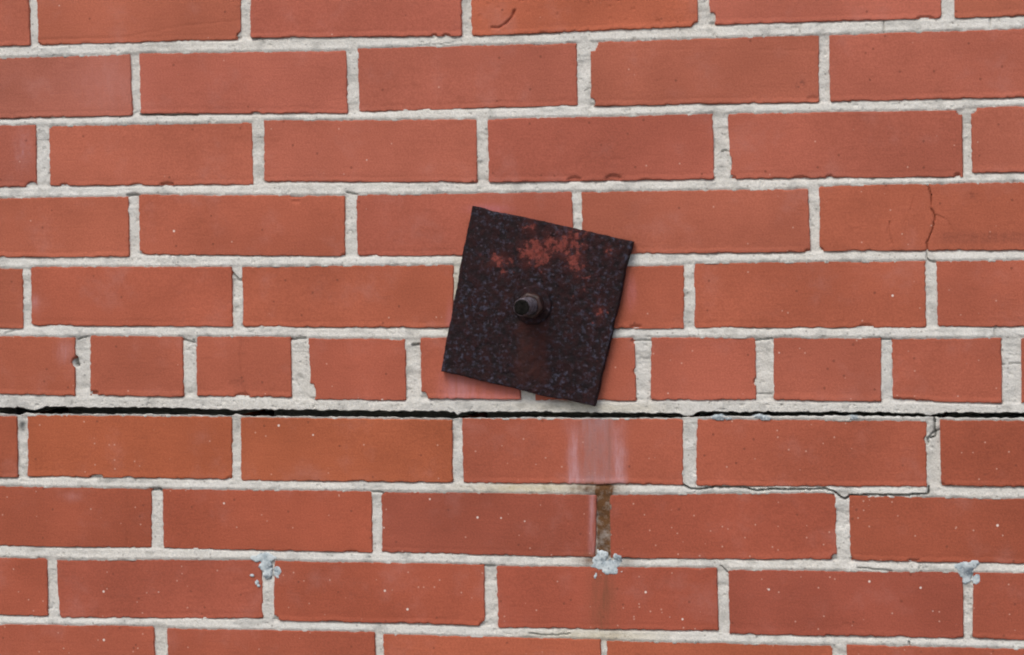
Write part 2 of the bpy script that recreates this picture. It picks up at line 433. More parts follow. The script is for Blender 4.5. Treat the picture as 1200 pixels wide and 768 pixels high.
# cracks and scratches: polyline, width in survey units, depth in mm, only for bricks ('b'), mortar ('m')
GROOVES = [
    ('b', [(1087, 216), (1090, 226), (1092, 233), (1091, 244), (1096, 254), (1093, 268), (1090, 276), (1086, 285), (1087, 297)], 0.85, 3.5),
    ('b', [(1072, 228), (1069, 240), (1066, 248)], 0.7, 0.9), ('b', [(1062, 256), (1062, 268), (1063, 277)], 0.7, 0.7),
    ('b', [(1043, 260), (1041, 270), (1046, 286)], 0.8, 1.0), ('b', [(1098, 252), (1110, 258), (1116, 270)], 0.8, 0.9),
    ('b', [(576, 32), (584, 33), (592, 28), (599, 21), (603, 12)], 1.7, 2.4),
    ('b', [(886, 58), (920, 59), (958, 60)], 1.0, 0.35), ('b', [(700, 57), (800, 58), (886, 58)], 0.9, 0.22),
    ('b', [(46, 47), (150, 43), (210, 31), (280, 24)], 1.4, 0.3), ('b', [(149, 583), (150, 610), (149, 640)], 0.7, 0.7),
    ('b', [(283, 396), (282, 430), (285, 455), (288, 462)], 1.2, 0.8),
    ('m', [(1087, 296), (1086, 301), (1089, 306), (1097, 307)], 1.0, 4), ('m', [(938, 26), (938, 40)], 0.7, 2.6), ('m', [(1035, 22), (1036, 39)], 0.7, 2.6),
    ('m', [(1160, 18), (1160, 34)], 0.7, 2.2), ('m', [(491, 53), (520, 52), (541, 48)], 0.7, 1.5), ('m', [(625, 58), (660, 52)], 0.7, 1.2),
    ('m', [(800, 568), (808, 573), (822, 573), (835, 571), (870, 571), (885, 575), (905, 573.5), (935, 574), (965, 573), (978, 576), (983, 581), (990, 585), (996, 581), (1020, 580), (1060, 580.5), (1087, 579), (1088, 570)], 1.15, 9),
    ('m', [(1086, 513), (1096, 506), (1103, 503)], 0.9, 4), ('m', [(1095, 490), (1096, 512), (1087, 514), (1087, 520)], 1.2, 6), ('m', [(483, 404), (492, 404)], 1.6, 6),
    ('m', [(698, 105), (690, 104), (685, 107)], 0.7, 1.5), ('m', [(846, 178), (850, 176), (857, 178)], 0.8, 3), ('m', [(690, 462), (660, 466)], 0.6, 0.8),
    ('m', [(620, 742), (640, 745), (668, 743)], 0.9, 3), ('m', [(1005, 666), (1020, 667), (1045, 669)], 1.0, 3.5), ('m', [(1077, 668), (1078, 663)], 0.8, 3),
    ('m', [(1065, 752), (1066, 757)], 1.0, 4), ('m', [(0, 138), (25, 138)], 1.2, 4), ('m', [(165, 134), (200, 134.5), (230, 134)], 1.5, 6), ('m', [(845, 663), (853, 671)], 0.8, 3),
    ('m', [(993, 584), (984, 583)], 1.0, 5), ('m', [(271, 318), (280, 329), (284, 327)], 1.3, 4), ('m', [(20, 386), (5, 391)], 0.9, 2), ('m', [(1166, 384), (1165, 396)], 0.8, 2),
    ('m', [(178, 574), (186, 573), (190, 576)], 1.8, 5), ('m', [(150, 229), (158, 228), (163, 229)], 1.8, 5), ('m', [(407, 226), (418, 228)], 1.2, 4),
    ('m', [(88, 420), (90, 428)], 3.0, 8), ('m', [(90, 398), (104, 394)], 0.9, 3), ('m', [(215, 398), (228, 402), (227, 398)], 1.2, 4), ('m', [(340, 398), (358, 396)], 1.2, 4),
    ('m', [(743, 399), (762, 399)], 1.0, 3), ('m', [(886, 399), (905, 397)], 1.0, 4), ('m', [(1032, 397), (1045, 398)], 0.8, 3), ('m', [(1173, 427), (1197, 426)], 0.7, 2),
    ('m', [(886, 462), (905, 462)], 0.8, 2), ('m', [(436, 577), (447, 577)], 1.0, 4), ('m', [(563, 663), (581, 664)], 1.0, 3),
]
# the bed joint below the header course has opened into a gap: its upper and lower lips
LIP_TOP = [(-400, 476), (0, 477.3), (26, 477.5), (34, 479.5), (42, 480), (52, 476.8), (160, 477.5), (213, 478.7), (265, 480), (277, 482), (285, 480), (300, 479.7), (433, 481.3), (520, 482), (531, 483), (536, 487), (541, 483), (620, 482.6), (700, 483.5), (795, 484.3), (802, 487.5), (812, 486.5), (817, 482.5), (880, 482.9), (1000, 482.5), (1080, 484.5), (1090, 487), (1099, 484), (1140, 483), (1200, 483.7), (1600, 484)]
LIP_LOW = [(-400, 484), (0, 485.4), (22, 487), (30, 484.3), (44, 485), (50, 485.8), (160, 486), (270, 487.3), (277, 485.5), (285, 487.8), (300, 488.2), (433, 489.2), (520, 490.5), (531, 491.5), (536, 490), (541, 490.2), (620, 489.8), (700, 490.2), (795, 490.3), (803, 489), (812, 489.2), (818, 489), (880, 488.2), (1000, 488), (1080, 489.2), (1092, 488.8), (1100, 490.2), (1200, 490.5), (1600, 491.5)]

def brick_stain(px, py):
    s = np.zeros(px.shape + (4,))
    n = fbm(px / 5.0 + fbm(px / 30, py / 30, 6), py / 70.0, 5)
    on6 = band(py, 484, 572, 3)
    # lime washed down from the anchor plate: two pale edges with a dull brown run between them
    wav = (fbm(px * 0, py / 22.0, 12) - 0.5) * 7
    edge = blob(px, 0, 674 - (py - 490) * 0.02 + wav, 0, 7, 1) * 0.95 + blob(px, 0, 725 - wav, 0, 7.5, 1) * 0.95
    foot = sstep(552, 566, py) * band(px, 668, 732, 5)
    wash = band(px, 660, 736, 8) * (1 - sstep(495, 520, py)) * 0.35
    s[..., 1] = np.clip((edge * sstep(488, 530, py) * (0.45 + 0.55 * n) + foot * 0.45 + wash * n + band(px + wav * 0.5, 684, 716, 5) * 0.5), 0, 0.85) * on6
    s[..., 0] = on6 * (band(px + wav * 0.5, 683, 716, 5) * 0.34 * (0.5 + 1.0 * n) + blob(px, 0, 679, 0, 2, 1) * 0.2 + blob(px, 0, 714, 0, 2, 1) * 0.25 + blob(px, py, 700, 569, 40, 4) * 0.9)
    s[..., 0] += blob(px, py, 692, 653, 14, 5) * 0.9 + blob(px, py, 706, 700, 15, 45) * 0.75 * sstep(664, 672, py) + blob(px, py, 712, 740, 12, 8) * 0.3
    s[..., 1] += blob(px, 0, 693.5, 0, 3.2, 1) * band(py, 578, 652, 6) * 0.75 * n
    # pink primer overspray left round the plate
    s[..., 2] = blob(px, py, 572, 245, 20, 5) * 0.9 + blob(px, py, 739, 342, 6, 16) * 0.6 + blob(px, py, 528, 376, 5, 22) * 0.35
    pinkfoot = band(py, 436, 472, 5) * band(px, 516, 612, 10)
    s[..., 2] += pinkfoot * 0.28
    s[..., 1] += blob(px, py, 538, 458, 17, 16) * 0.42 + blob(px, py, 580, 465, 40, 6) * 0.15
    # mauve and orange rub on a header brick, thumb smudge, chalky scuffs
    s[..., 1] += blob(px, py, 76, 412, 9, 14) * 0.32 + blob(px, py, 27, 175, 9, 22) * 0.22 * fbm(px / 3., py / 3., 9) * 2 + blob(px, py, 120, 95, 45, 25) * 0.10 + blob(px, py, 85, 582, 9, 5) * 0.18
    s[..., 3] = blob(px, py, 937, 98, 5, 6) * 0.85 * sstep(0.35, 0.6, fbm(px / 3., py / 3., 4)) + blob(px, py, 280, 450, 9, 8) * 0.2
    s[..., 3] += blob(px, py, 1140, 229, 7, 6) * 0.3 * sstep(0.4, 0.6, fbm(px / 2.5, py / 2.5, 8)) + band(py, 272, 286, 4) * band(px, 1100, 1230, 12) * 0.22
    s[..., 1] += blob(px, py, 41, 354, 4, 8) * 0.3
    return np.clip(s, 0, 1)

def mortar_stain(px, py):
    s = np.zeros(px.shape + (4,))
    n = fbm(px / 5.0, py / 5.0, 15)
    col = band(px, 698, 717, 3) * band(py, 568, 652, 3) * (1 - 0.25 * sstep(590, 640, py))
    s[..., 0] = col * (0.78 + 0.7 * n) + blob(px, py, 703, 573, 26, 6) * 1.15 * (0.4 + 0.9 * n) + blob(px, py, 672, 574, 12, 6) * 0.4 * n + blob(px, py, 692, 657, 16, 6) * 0.75 + blob(px, py, 735, 657, 10, 6) * 0.35
    s[..., 0] += blob(px, py, 722, 746, 14, 6) * 0.3 * n
    s[..., 1] = blob(px, py, 620, 572, 75, 7) * 0.6 + blob(px, py, 700, 745, 70, 7) * 0.45 + blob(px, py, 720, 478, 60, 6) * 0.25 + blob(px, py, 640, 476, 60, 6) * 0.2
    s[..., 1] += blob(px, py, 534, 350, 5, 45) * 0.35
    mould = sstep(0.56, 0.74, fbm(px / 16.0, py / 9.0, 31)) * 0.22
    s[..., 3] = mould + blob(px, py, 25, 499, 5, 6) * 0.75 + blob(px, py, 277, 502, 5, 9) * 0.6 * n + blob(px, py, 807, 503, 7, 8) * 0.3 + blob(px, py, 1094, 508, 4, 8) * 0.4
    s[..., 3] += blob(px, py, 186, 572, 6, 3) * 0.5 + blob(px, py, 315, 715, 5, 20) * 0.12 + blob(px, py, 484, 406, 8, 2) * 0.5 + blob(px, py, 1094, 573, 6, 3) * 0.2
    s[..., 3] += band(py, 560, 566, 1.5) * band(px, 115, 180, 8) * 0.5 * n + blob(px, py, 272, 326, 8, 5) * 0.4 * n
    return np.clip(s, 0, 1)

# base colours of individual bricks
TINT = {c: t for c, t in enumerate([(0.355, 0.105, 0.066), (0.360, 0.108, 0.071), (0.360, 0.107, 0.068), (0.355, 0.103, 0.062), (0.350, 0.100, 0.058), (0.340, 0.096, 0.058), (0.335, 0.091, 0.049), (0.314, 0.081, 0.046), (0.319, 0.083, 0.049), (0.330, 0.088, 0.049)])}
TINT1 = {(0, 3): (1.05, 0.98, 0.86), (1, 0): (0.97, 1.03, 1.07), (2, 3): (0.98, 0.96, 0.98), (3, 1): (1.0, 0.97, 0.93), (3, 4): (0.95, 0.91, 0.88), (4, 1): (0.99, 0.97, 0.92),
         (4, 2): (1.05, 1.05, 1.02), (5, 0): (0.98, 0.96, 0.95), (5, 3): (1.07, 1.06, 1.02), (5, 4): (1.0, 1.0, 1.0), (5, 6): (0.97, 0.97, 1.0), (6, 0): (0.90, 0.88, 0.86), (6, 1): (1.02, 1.02, 0.92),
         (6, 2): (1.04, 1.05, 0.92), (6, 3): (1.0, 1.02, 1.06), (6, 4): (0.96, 0.95, 1.0), (6, 5): (0.90, 0.88, 0.92), (7, 1): (1.07, 1.08, 1.0), (7, 2): (0.93, 0.97, 1.06),
         (7, 4): (0.93, 0.92, 0.95), (8, 4): (0.95, 0.95, 1.02), (8, 2): (1.04, 1.04, 0.98), (9, 2): (1.10, 1.15, 1.12), (9, 3): (1.08, 1.10, 1.05)}

# ---------------------------------------------------------------- the brick wall
wall = bpy.data.objects.new('brick_wall', None)
C.objects.link(wall)
wall.location = (0, 0, 0)
wall['label'] = 'red brick wall with pale mortar joints and an open horizontal crack below the header course'
wall['category'] = 'brick wall'
wall['kind'] = 'thing'

def quad_dists(x, z, Q):
    """inward distances to the top, right, bottom and left edges of a quad TL,TR,BR,BL"""
    out = []
    for a, b in ((0, 1), (1, 2), (2, 3), (3, 0)):
        (x0, z0), (x1, z1) = Q[a], Q[b]
        ex, ez = x1 - x0, z1 - z0
        L = math.hypot(ex, ez)
        out.append(((x - x0) * ez - (z - z0) * ex) / L)
    return out

def axis(L, res):
    e = [0, 0.0004, 0.0009, 0.0016, 0.0026]
    n = max(2, int((L - 0.0052) / res))
    mid = np.linspace(0.0026, L - 0.0026, n + 1)[1:-1]
    return np.concatenate([e, mid, L - np.array(e[::-1])]) / L

def build_brick(Q, seed, tint, res, drop=0.0):
    rng = np.random.RandomState(seed)
    grow = 0.0004
    c = Q.mean(0)
    Q = Q + np.sign(Q - c) * grow
    W = np.linalg.norm(Q[1] - Q[0]); H = np.linalg.norm(Q[3] - Q[0])
    u, v = np.meshgrid(axis(W, res), axis(H, res), indexing='ij')
    P = (Q[0][None, None] * ((1 - u) * (1 - v))[..., None] + Q[1] * (u * (1 - v))[..., None] + Q[2] * (u * v)[..., None] + Q[3] * ((1 - u) * v)[..., None])
    x, z = P[..., 0], P[..., 1]
    dT, dR, dB, dL = quad_dists(x, z, Q)
    def rag(s, k, amp):
        return amp * ((fbm(s * 300, 0 * s + k, seed + k, 3) - 0.5) * 2.1 * MM + (fbm(s * 45, 0 * s + k, seed + 7 + k, 2) - 0.5) * 1.5 * MM)
    dT = dT + rag(x, 1, 0.8); dB = dB + rag(x, 2, 0.9); dL = dL + rag(z, 3, 0.7); dR = dR + rag(z, 4, 0.7)
    d = np.minimum(np.minimum(dT, dB), np.minimum(dL, dR))
    for a, b in ((dT, dL), (dT, dR), (dB, dL), (dB, dR)):
        rc = (0.7 + 2.2 * rng.rand() ** 2) * MM
        m = (a < rc) & (b < rc)
        d = np.where(m, np.minimum(d, rc - np.hypot(rc - a, rc - b)), d)
    r = (0.35 + 0.8 * fbm(x * 30, z * 30, seed + 20, 2)) * MM
    t = np.clip(1 - d / r, 0, 1)
    h = -1.6 * MM * (1 - np.sqrt(np.clip(1 - t * t, 0, 1)))
    h = np.where(d < 0, -1.6 * MM + d * 5, h)
    h += (fbm(x * 14 + seed, z * 30, seed + 31, 2) - 0.5) * 0.9 * MM + (fbm(x * 160, z * 300, seed + 41, 2) - 0.5) * 0.07 * MM
    h += rng.uniform(-0.5, 0.5) * MM + (u - 0.5) * rng.uniform(-0.6, 0.6) * MM + (v - 0.5) * rng.uniform(-0.5, 0.5) * MM
    # the folded lip that the wire leaves near the lower arris of some bricks
    if rng.rand() < 0.6:
        h += 0.7 * MM * sstep(6.5 * MM, 1.2 * MM, dB) * (0.3 + 0.9 * fbm(x * 12, z * 0, seed + 5, 2))
    h += -0.25 * MM * np.exp(-((dB - 4.5 * MM) / (1.0 * MM)) ** 2) * (rng.rand() < 0.55) * (0.4 + fbm(x * 20, z * 0, seed + 3, 2))
    px, py = photo(x, z)
    x0, x1, y0, y1 = px.min() - 8, px.max() + 8, py.min() - 8, py.max() + 8
    wob = 0.75 + 0.6 * fbm(px / 2.2, py / 2.2, 61, 2)
    for cx, cyy, rx, ry, dep in CHIPS + [(*p[:4], p[4] * 0.6) for p in PITS]:
        if x0 < cx < x1 and y0 < cyy < y1:
            e = (((px - cx) / rx) ** 2 + ((py - cyy) / ry) ** 2) * wob
            h -= (dep + 3 if dep >= 6 else dep * 0.5) * MM * sstep(1.0, 0.45, e)
    for kind, pts, w, dep in GROOVES:
        if kind == 'b' and any(x0 < p[0] < x1 and y0 < p[1] < y1 for p in pts):
            g = seg_dist(px + (fbm(px / 3, py / 3, 71) - 0.5) * 1.5, py, pts)
            h -= dep * MM * sstep(w, w * 0.25, g) * (0.5 + fbm(px / 6, py / 6, 73))
    h = np.maximum(h, -14 * MM)
    nu, nv = u.shape
    V = np.stack([x, -h, z], -1).reshape(-1, 3)
    F = grid_faces(nu, nv)
    idx = np.arange(nu * nv).reshape(nu, nv)
    loop = np.concatenate([idx[:, 0], idx[-1, 1:], idx[-2::-1, -1], idx[0, -2:0:-1]])
    B0 = V[loop].copy(); B0[:, 1] = 0.092; B0[:nu, 2] -= drop
    nb = len(loop); o = len(V) + np.arange(nb)
    side = np.stack([loop, o, np.roll(o, -1), np.roll(loop, -1)], -1)
    V = np.concatenate([V, B0]); F = np.concatenate([F[:, ::-1], side[:, ::-1]])
    st = np.zeros((len(V), 4)); st[:nu * nv] = brick_stain(px, py).reshape(-1, 4)
    ob = mesh_object('brick', V, F, BRICK, wall, True, st, loc=(c[0], 0, c[1]))
    ob.color = (*tint, 1)
    return ob

QUADS, EXT = [], {}
for cidx, row in BRICKS.items():
    for bi, corners in enumerate(row):
        Q = np.array([wp(p) for p in corners])
        t0 = np.array(TINT[cidx]) * np.array(TINT1.get((cidx, bi), (1, 1, 1)))
        rr = np.random.RandomState(cidx * 31 + bi)
        t0 = t0 * (1 + rr.uniform(-0.055, 0.055)) * np.array([1, 1 + rr.uniform(-0.03, 0.03), 1 + rr.uniform(-0.05, 0.05)])
        build_brick(Q, cidx * 100 + bi * 7 + 3, tuple(t0), 0.9 * MM if (cidx, bi) in ((3, 4), (0, 3)) else 1.15 * MM, 0.013 if cidx == 6 else 0.0)
        QUADS.append(Q)
    xs = [wp(p)[0] for b in (row[0], row[-1]) for p in b]
    EXT[cidx] = (min(xs), max(xs))

# ---------------------------------------------------------------- mortar in view: one worn, sandy surface in two sheets, above and below the crack
FX0, FZ1 = wall_point(-25, -12); FX1, FZ0 = wall_point(1230, 790)
FX0 = min(FX0, wall_point(-25, 790)[0]); FX1 = max(FX1, wall_point(1230, -12)[0])
FZ1 = max(FZ1, wall_point(1230, -25)[1]); FZ0 = min(FZ0, wall_point(-25, 775)[1])
lipx = np.array([wp(p)[0] for p in LIP_TOP]); lipz = np.array([wp(p)[1] for p in LIP_TOP]) - 0.05 * MM
lowx = np.array([wp(p)[0] for p in LIP_LOW]); lowz = np.array([wp(p)[1] for p in LIP_LOW]) + 0.35 * MM
def lip_top(x): return np.interp(x, lipx, lipz) + (fbm(x * 250, 0 * x, 81, 4) - 0.5) * 2.4 * MM
def lip_low(x): return np.interp(x, lowx, lowz) + (fbm(x * 250, 0 * x, 91, 4) - 0.5) * 1.9 * MM
ZC = 0.5 * (np.interp(0.0, lipx, lipz) + np.interp(0.0, lowx, lowz))

def mortar_height(x, z):
    h = np.full(x.shape, -0.7 * MM)
    h += (fbm(x * 90, z * 95, 101, 3) - 0.5) * 0.6 * MM + (fbm(x * 480, z * 480, 103, 2) - 0.5) * 0.5 * MM
    inside = np.full(x.shape, -1.0)
    n1 = fbm(x * 40, z * 15, 111, 3); n2 = fbm(x * 160, z * 30, 113, 2)
    for q, Q in enumerate(QUADS):
        m = (x > Q[:, 0].min() - 0.02) & (x < Q[:, 0].max() + 0.02) & (z > Q[:, 1].min() - 0.02) & (z < Q[:, 1].max() + 0.02)
        if not m.any(): continue
        xs, zs = x[m], z[m]
        dT, dR, dB, dL = quad_dists(xs, zs, Q)
        ins = np.minimum(np.minimum(dT, dB), np.minimum(dL, dR))
        inside[m] = np.maximum(inside[m], ins)
        side = sstep(-2.5 * MM, 1 * MM, np.minimum(dL, dR)); vert = sstep(-2.5 * MM, 1 * MM, np.minimum(dT, dB))
        g = sstep(0.30, 0.62, n1[m]) * (0.5 + n2[m])
        # struck joint: tucked in under the brick above, level with the brick below; hairline shrinkage along the arrises
        h[m] -= side * (1.6 * MM * np.exp(-(np.minimum(dB, 0) / (1.7 * MM)) ** 2) * (0.25 + 1.0 * g)) * (dB < 2 * MM) * (dB > -9 * MM)
        h[m] += side * 0.8 * MM * np.exp(-((np.minimum(dT, 0) + 2.2 * MM) / (2.5 * MM)) ** 2) * (dT > -9 * MM)
        hg = sstep(0.45, 0.7, fbm(xs * 30 + q, zs * 60, 117, 2))
        h[m] -= vert * 0.8 * MM * np.exp(-(np.minimum(dL, 0) / (0.8 * MM)) ** 2) * hg * (dL > -5 * MM)
        h[m] -= vert * 0.8 * MM * np.exp(-(np.minimum(dR, 0) / (0.8 * MM)) ** 2) * (1 - hg) * (dR > -5 * MM)
    px, py = photo(x, z)
    fill = np.zeros(x.shape)
    for cx, cyy, rx, ry, dep in CHIPS:
        if dep >= 6:
            fill = np.maximum(fill, sstep(2.2, 1.2, ((px - cx) / rx) ** 2 + ((py - cyy) / ry) ** 2))
    h -= sstep(0.9 * MM, 2.2 * MM, inside) * 7 * MM * (1 - fill)
    # crumbs of mortar smeared over the arrises
    h += sstep(0.60, 0.74, fbm(x * 130, z * 130, 141, 3)) * 1.0 * MM * np.exp(-((inside - 0.3 * MM) / (1.1 * MM)) ** 2)
    # holes left by lost sand grains
    hole = sstep(0.74, 0.84, fbm(x * 260, z * 260, 121, 2))
    h -= hole * 0.9 * MM
    for kind, pts, w, dep in GROOVES:
        if kind != 'm': continue
        xs_ = [p[0] for p in pts]; ys_ = [p[1] for p in pts]
        m = (px > min(xs_) - 8) & (px < max(xs_) + 8) & (py > min(ys_) - 8) & (py < max(ys_) + 8)
        if not m.any(): continue
        g = seg_dist(px[m] + (fbm(px[m] / 4, py[m] / 4, 131) - 0.5) * 2, py[m] + (fbm(px[m] / 4, py[m] / 4, 133) - 0.5) * 2, pts)
        h[m] -= dep * MM * sstep(w * 1.15, w * 0.35, g)
    return np.clip(h, -16 * MM, 0.6 * MM), inside

step = 0.9 * MM
MV, MF, MS, off = [], [], [], 0
for upper in (True, False):
    xs = np.arange(FX0, FX1 + step, step); xs[-1] = FX1
    zlo, zhi = (ZC, FZ1) if upper else (FZ0, ZC)
    zs = np.linspace(zlo, zhi, int((zhi - zlo) / step) + 2)
    x, z = np.meshgrid(xs, zs, indexing='ij')
    if upper:
        e = lip_top(x[:, :1]); k = 11 * MM
        z = np.where(z < ZC + k, e + (z - ZC) / k * (ZC + k - e), z)
    else:
        e = lip_low(x[:, :1]); k = 11 * MM
        z = np.where(z > ZC - k, e - (ZC - z) / k * (e - ZC + k), z)
    h, ins = mortar_height(x, z)
    nu, nv = x.shape
    V = np.stack([x, -h, z], -1).reshape(-1, 3)
    F = grid_faces(nu, nv)
    insf = ins.ravel()[F].min(1)
    lipcol = 0 if upper else nv - 1
    px, py = photo(x, z)
    S = mortar_stain(px, py).reshape(-1, 4)
    keep = insf < 5 * MM
    F = F[keep][:, ::-1]
    i = np.arange(nu * nv).reshape(nu, nv)[:, lipcol]
    B0 = V[i].copy(); B0[:, 1] = 0.092; B0[:, 2] += 0.012 if upper else -0.014; j = len(V) + np.arange(nu)
    lipf = np.stack([i[:-1], i[1:], j[1:], j[:-1]], -1)
    if not upper: lipf = lipf[:, ::-1]
    V = np.concatenate([V, B0]); S = np.concatenate([S, np.zeros((nu, 4))]); F = np.concatenate([F, lipf])
    used = np.unique(F); remap = np.full(len(V), -1); remap[used] = np.arange(len(used))
    MV.append(V[used]); MF.append(remap[F] + off); MS.append(S[used]); off += len(used)
mortar = mesh_object('mortar', np.concatenate(MV), np.concatenate(MF), MORTAR, wall, True, np.concatenate(MS))

# ---------------------------------------------------------------- the wall beyond the view: same bond, plain bricks, flush mortar, inner leaf
PC, BH = 0.06292359, 0.05335
WX0, WX1 = -2.3, 2.3
def course_top(c): return CAMZ + 0.21750928 - c * PC - (0.0078 if c >= 6 else 0)
CT, CB = -18, 27
def box_vf(x0, x1, y0, y1, z0, z1):
    v = [(x0, y0, z0), (x1, y0, z0), (x1, y1, z0), (x0, y1, z0), (x0, y0, z1), (x1, y0, z1), (x1, y1, z1), (x0, y1, z1)]
    f = [(0, 1, 5, 4), (1, 2, 6, 5), (2, 3, 7, 6), (3, 0, 4, 7), (4, 5, 6, 7), (3, 2, 1, 0)]
    return v, f
WZ1 = course_top(CT)
gl0, gl1 = np.interp(FX0, lowx, lowz), np.interp(FX0, lipx, lipz)
gr0, gr1 = np.interp(FX1, lowx, lowz), np.interp(FX1, lipx, lipz)
bv, bf = [], []
for a in ((WX0, FX0, gl1, FZ1), (WX0, FX0, FZ0, gl0), (FX1, WX1, gr1, FZ1), (FX1, WX1, FZ0, gr0), (WX0, WX1, FZ1, WZ1), (WX0, WX1, 0, FZ0)):
    v, f = box_vf(a[0], a[1], 1.7 * MM, 0.092, a[2], a[3])
    bf += [tuple(q + len(bv) for q in t) for t in f]; bv += v
mesh_object('mortar', bv, bf, MORTAR, wall, False)
v, f = box_vf(WX0, WX1, 0.17, 0.30, 0, WZ1)
mesh_object('inner_leaf', v, f, MORTAR, wall, False)

def plain_brick(L, H):
    """a brick with softened arrises"""
    hx, hz, b = L / 2, H / 2, 1.6 * MM
    ring = lambda dx, y: [(-hx + dx, y, -hz + dx), (hx - dx, y, -hz + dx), (hx - dx, y, hz - dx), (-hx + dx, y, hz - dx)]
    v = ring(b, 0) + ring(0.3 * b, 0.5 * MM) + ring(0, 1.8 * MM) + ring(0, 0.092)
    f = [(0, 1, 2, 3)]
    for k in range(3):
        for i in range(4):
            a, c = 4 * k + i, 4 * k + (i + 1) % 4
            f.append((a, a + 4, c + 4, c))
    return v, f

spots = []
for c in range(CT, CB + 1):
    header = (c - 5) % 6 == 0
    pitch = 0.1016 if header else 0.2032
    L = pitch - (0.0145 if header else 0.0100)
    zc = course_top(c) - BH / 2
    if c in EXT:
        lo, hi = EXT[c]; gap = pitch - L
        xs = []; xx = lo - gap - L / 2
        while xx > WX0: xs.append(xx); xx -= pitch
        xx = hi + gap + L / 2
        while xx < WX1: xs.append(xx); xx += pitch
    else:
        start = {True: 0.03, False: 0.0801 if c % 2 == 0 else -0.0215}[header]
        n = np.arange(-40, 41)
        xs = [x for x in start + n * pitch if WX0 < x < WX1]
    for x in xs:
        if x - L / 2 < WX0: continue
        if x + L / 2 > WX1: continue
        spots.append((max(abs(x) - 0.47, 0) ** 2 + max(abs(zc - 1.5) - 0.30, 0) ** 2, x, zc, header))
spots.sort()
protos = {}
rest_v, rest_f = [], []
for k, (dd, x, zc, header) in enumerate(spots):
    L = 0.0871 if header else 0.1932
    jit = random.uniform(-0.5, 0.5) * MM
    if k < 235:
        if header not in protos:
            v, f = plain_brick(L, BH)
            o = mesh_object('brick', v, f, BRICK, wall, False)
            protos[header] = o
        else:
            o = protos[header].copy(); C.objects.link(o); o.parent = wall
        o.location = (x, jit, zc)
        t = random.uniform(0.92, 1.06)
        o.color = (0.34 * t, 0.098 * t * random.uniform(0.96, 1.05), 0.060 * t * random.uniform(0.92, 1.08), 1)
    else:
        v, f = plain_brick(L, BH)
        rest_f += [tuple(q + len(rest_v) for q in t) for t in f]
        rest_v += [(a + x, b + jit, d + zc) for a, b, d in v]
ob = mesh_object('far_bricks', rest_v, rest_f, BRICK, wall, False)
ob.color = (0.34, 0.098, 0.060, 1); ob['kind'] = 'stuff'

# ---------------------------------------------------------------- caulk dabs stuck in the joints
def caulk(name, label, shapes, thick, dark=()):
    xs = [s[0] - s[2] * 1.6 for s in shapes] + [s[0] + s[2] * 1.6 for s in shapes]
    ys = [s[1] - s[3] * 1.6 for s in shapes] + [s[1] + s[3] * 1.6 for s in shapes]
    x0, z1 = wall_point(min(xs), min(ys)); x1, z0 = wall_point(max(xs), max(ys))
    st = 0.6 * MM
    x, z = np.meshgrid(np.arange(x0, x1, st), np.arange(z0, z1, st), indexing='ij')
    px, py = photo(x, z)
    n = fbm(px / 5.0, py / 5.0, 201, 4); n2 = fbm(px / 1.8, py / 1.8, 203, 2)
    m = np.full(x.shape, -9.0); th = np.zeros(x.shape)
    for sx, sy, rx, ry, ang in shapes:
        a = math.radians(ang); dx, dy = px - sx, py - sy
        ex = (dx * math.cos(a) + dy * math.sin(a)) / rx; ey = (-dx * math.sin(a) + dy * math.cos(a)) / ry
        m = np.maximum(m, 1 - np.hypot(ex, ey) ** 1.6)
    m = m + (n - 0.5) * 1.7
    h = -3.2 * MM + (3.2 * MM + 0.35 * MM + thick * (0.35 + n) * sstep(0.0, 0.9, m)) * sstep(-0.05, 0.12, m) + (n2 - 0.5) * 0.25 * MM
    V = np.stack([x, -h, z], -1).reshape(-1, 3)
    F = grid_faces(*x.shape)
    F = F[(m.ravel()[F] > -0.07).any(1)][:, ::-1]
    S = np.zeros(x.shape + (4,))
    for sx, sy, rx, ry in dark:
        S[..., 3] += 0.9 * blob(px, py, sx, sy, rx, ry) * sstep(0.22, 0.42, n2)
    S = np.clip(S, 0, 1).reshape(-1, 4)
    used = np.unique(F); remap = np.full(len(V), -1); remap[used] = np.arange(len(used))
    V = V[used]; c = V.mean(0)
    o = mesh_object(name, V, remap[F], CAULK, wall, True, S[used], loc=(c[0], 0, c[2]))
    o['label'] = label
    return o

caulk('caulk_dab', 'pale blue torn caulk dab at the joint low on the left',
      [(311, 654, 16, 6, 0), (311, 663, 9, 9, 10), (313, 672, 6, 9, 0), (325, 671, 4.5, 8, -12), (301, 655, 6, 5, 20)], 0.45 * MM, [(318, 664, 5, 4), (312, 676, 6, 2.5)])
caulk('caulk_dab', 'white speckle beside the left caulk dab', [(295.5, 674.5, 2.6, 2, 0), (301, 682, 2.4, 3.2, -30), (303.5, 687, 2, 2, 0)], 0.6 * MM)
caulk('caulk_dab', 'pale green blue caulk dab below the rust stained joint',
      [(706, 651, 8, 7, 40), (711, 662, 17, 7, 0), (704, 658, 9, 9, 0), (724, 655, 6, 6, 0), (716, 669, 12, 4, 0), (698, 675, 1.8, 5, 10)], 0.45 * MM, [(725, 656, 6, 4), (712, 656, 10, 1.5)])
caulk('caulk_dab', 'blue grey caulk dab at the joint low on the right',
      [(1130, 664, 15, 6, 0), (1132, 672, 9, 9, 0), (1144, 679, 6, 7, 20), (1132, 680, 6, 5, 0), (1141, 661, 6, 5, -20)], 0.45 * MM, [(1134, 671, 9, 5), (1140, 668, 5, 4)])
for cx, w in ((846, 12), (893, 12), (999, 7)):
    caulk('caulk_crumb', 'grey caulk crumb on the lower lip of the crack', [(cx, 490, w, 2.8, 3), (cx - w * 0.3, 489, w * 0.5, 2.6, 0)], 0.45 * MM, [(cx, 490, w, 2.5)])

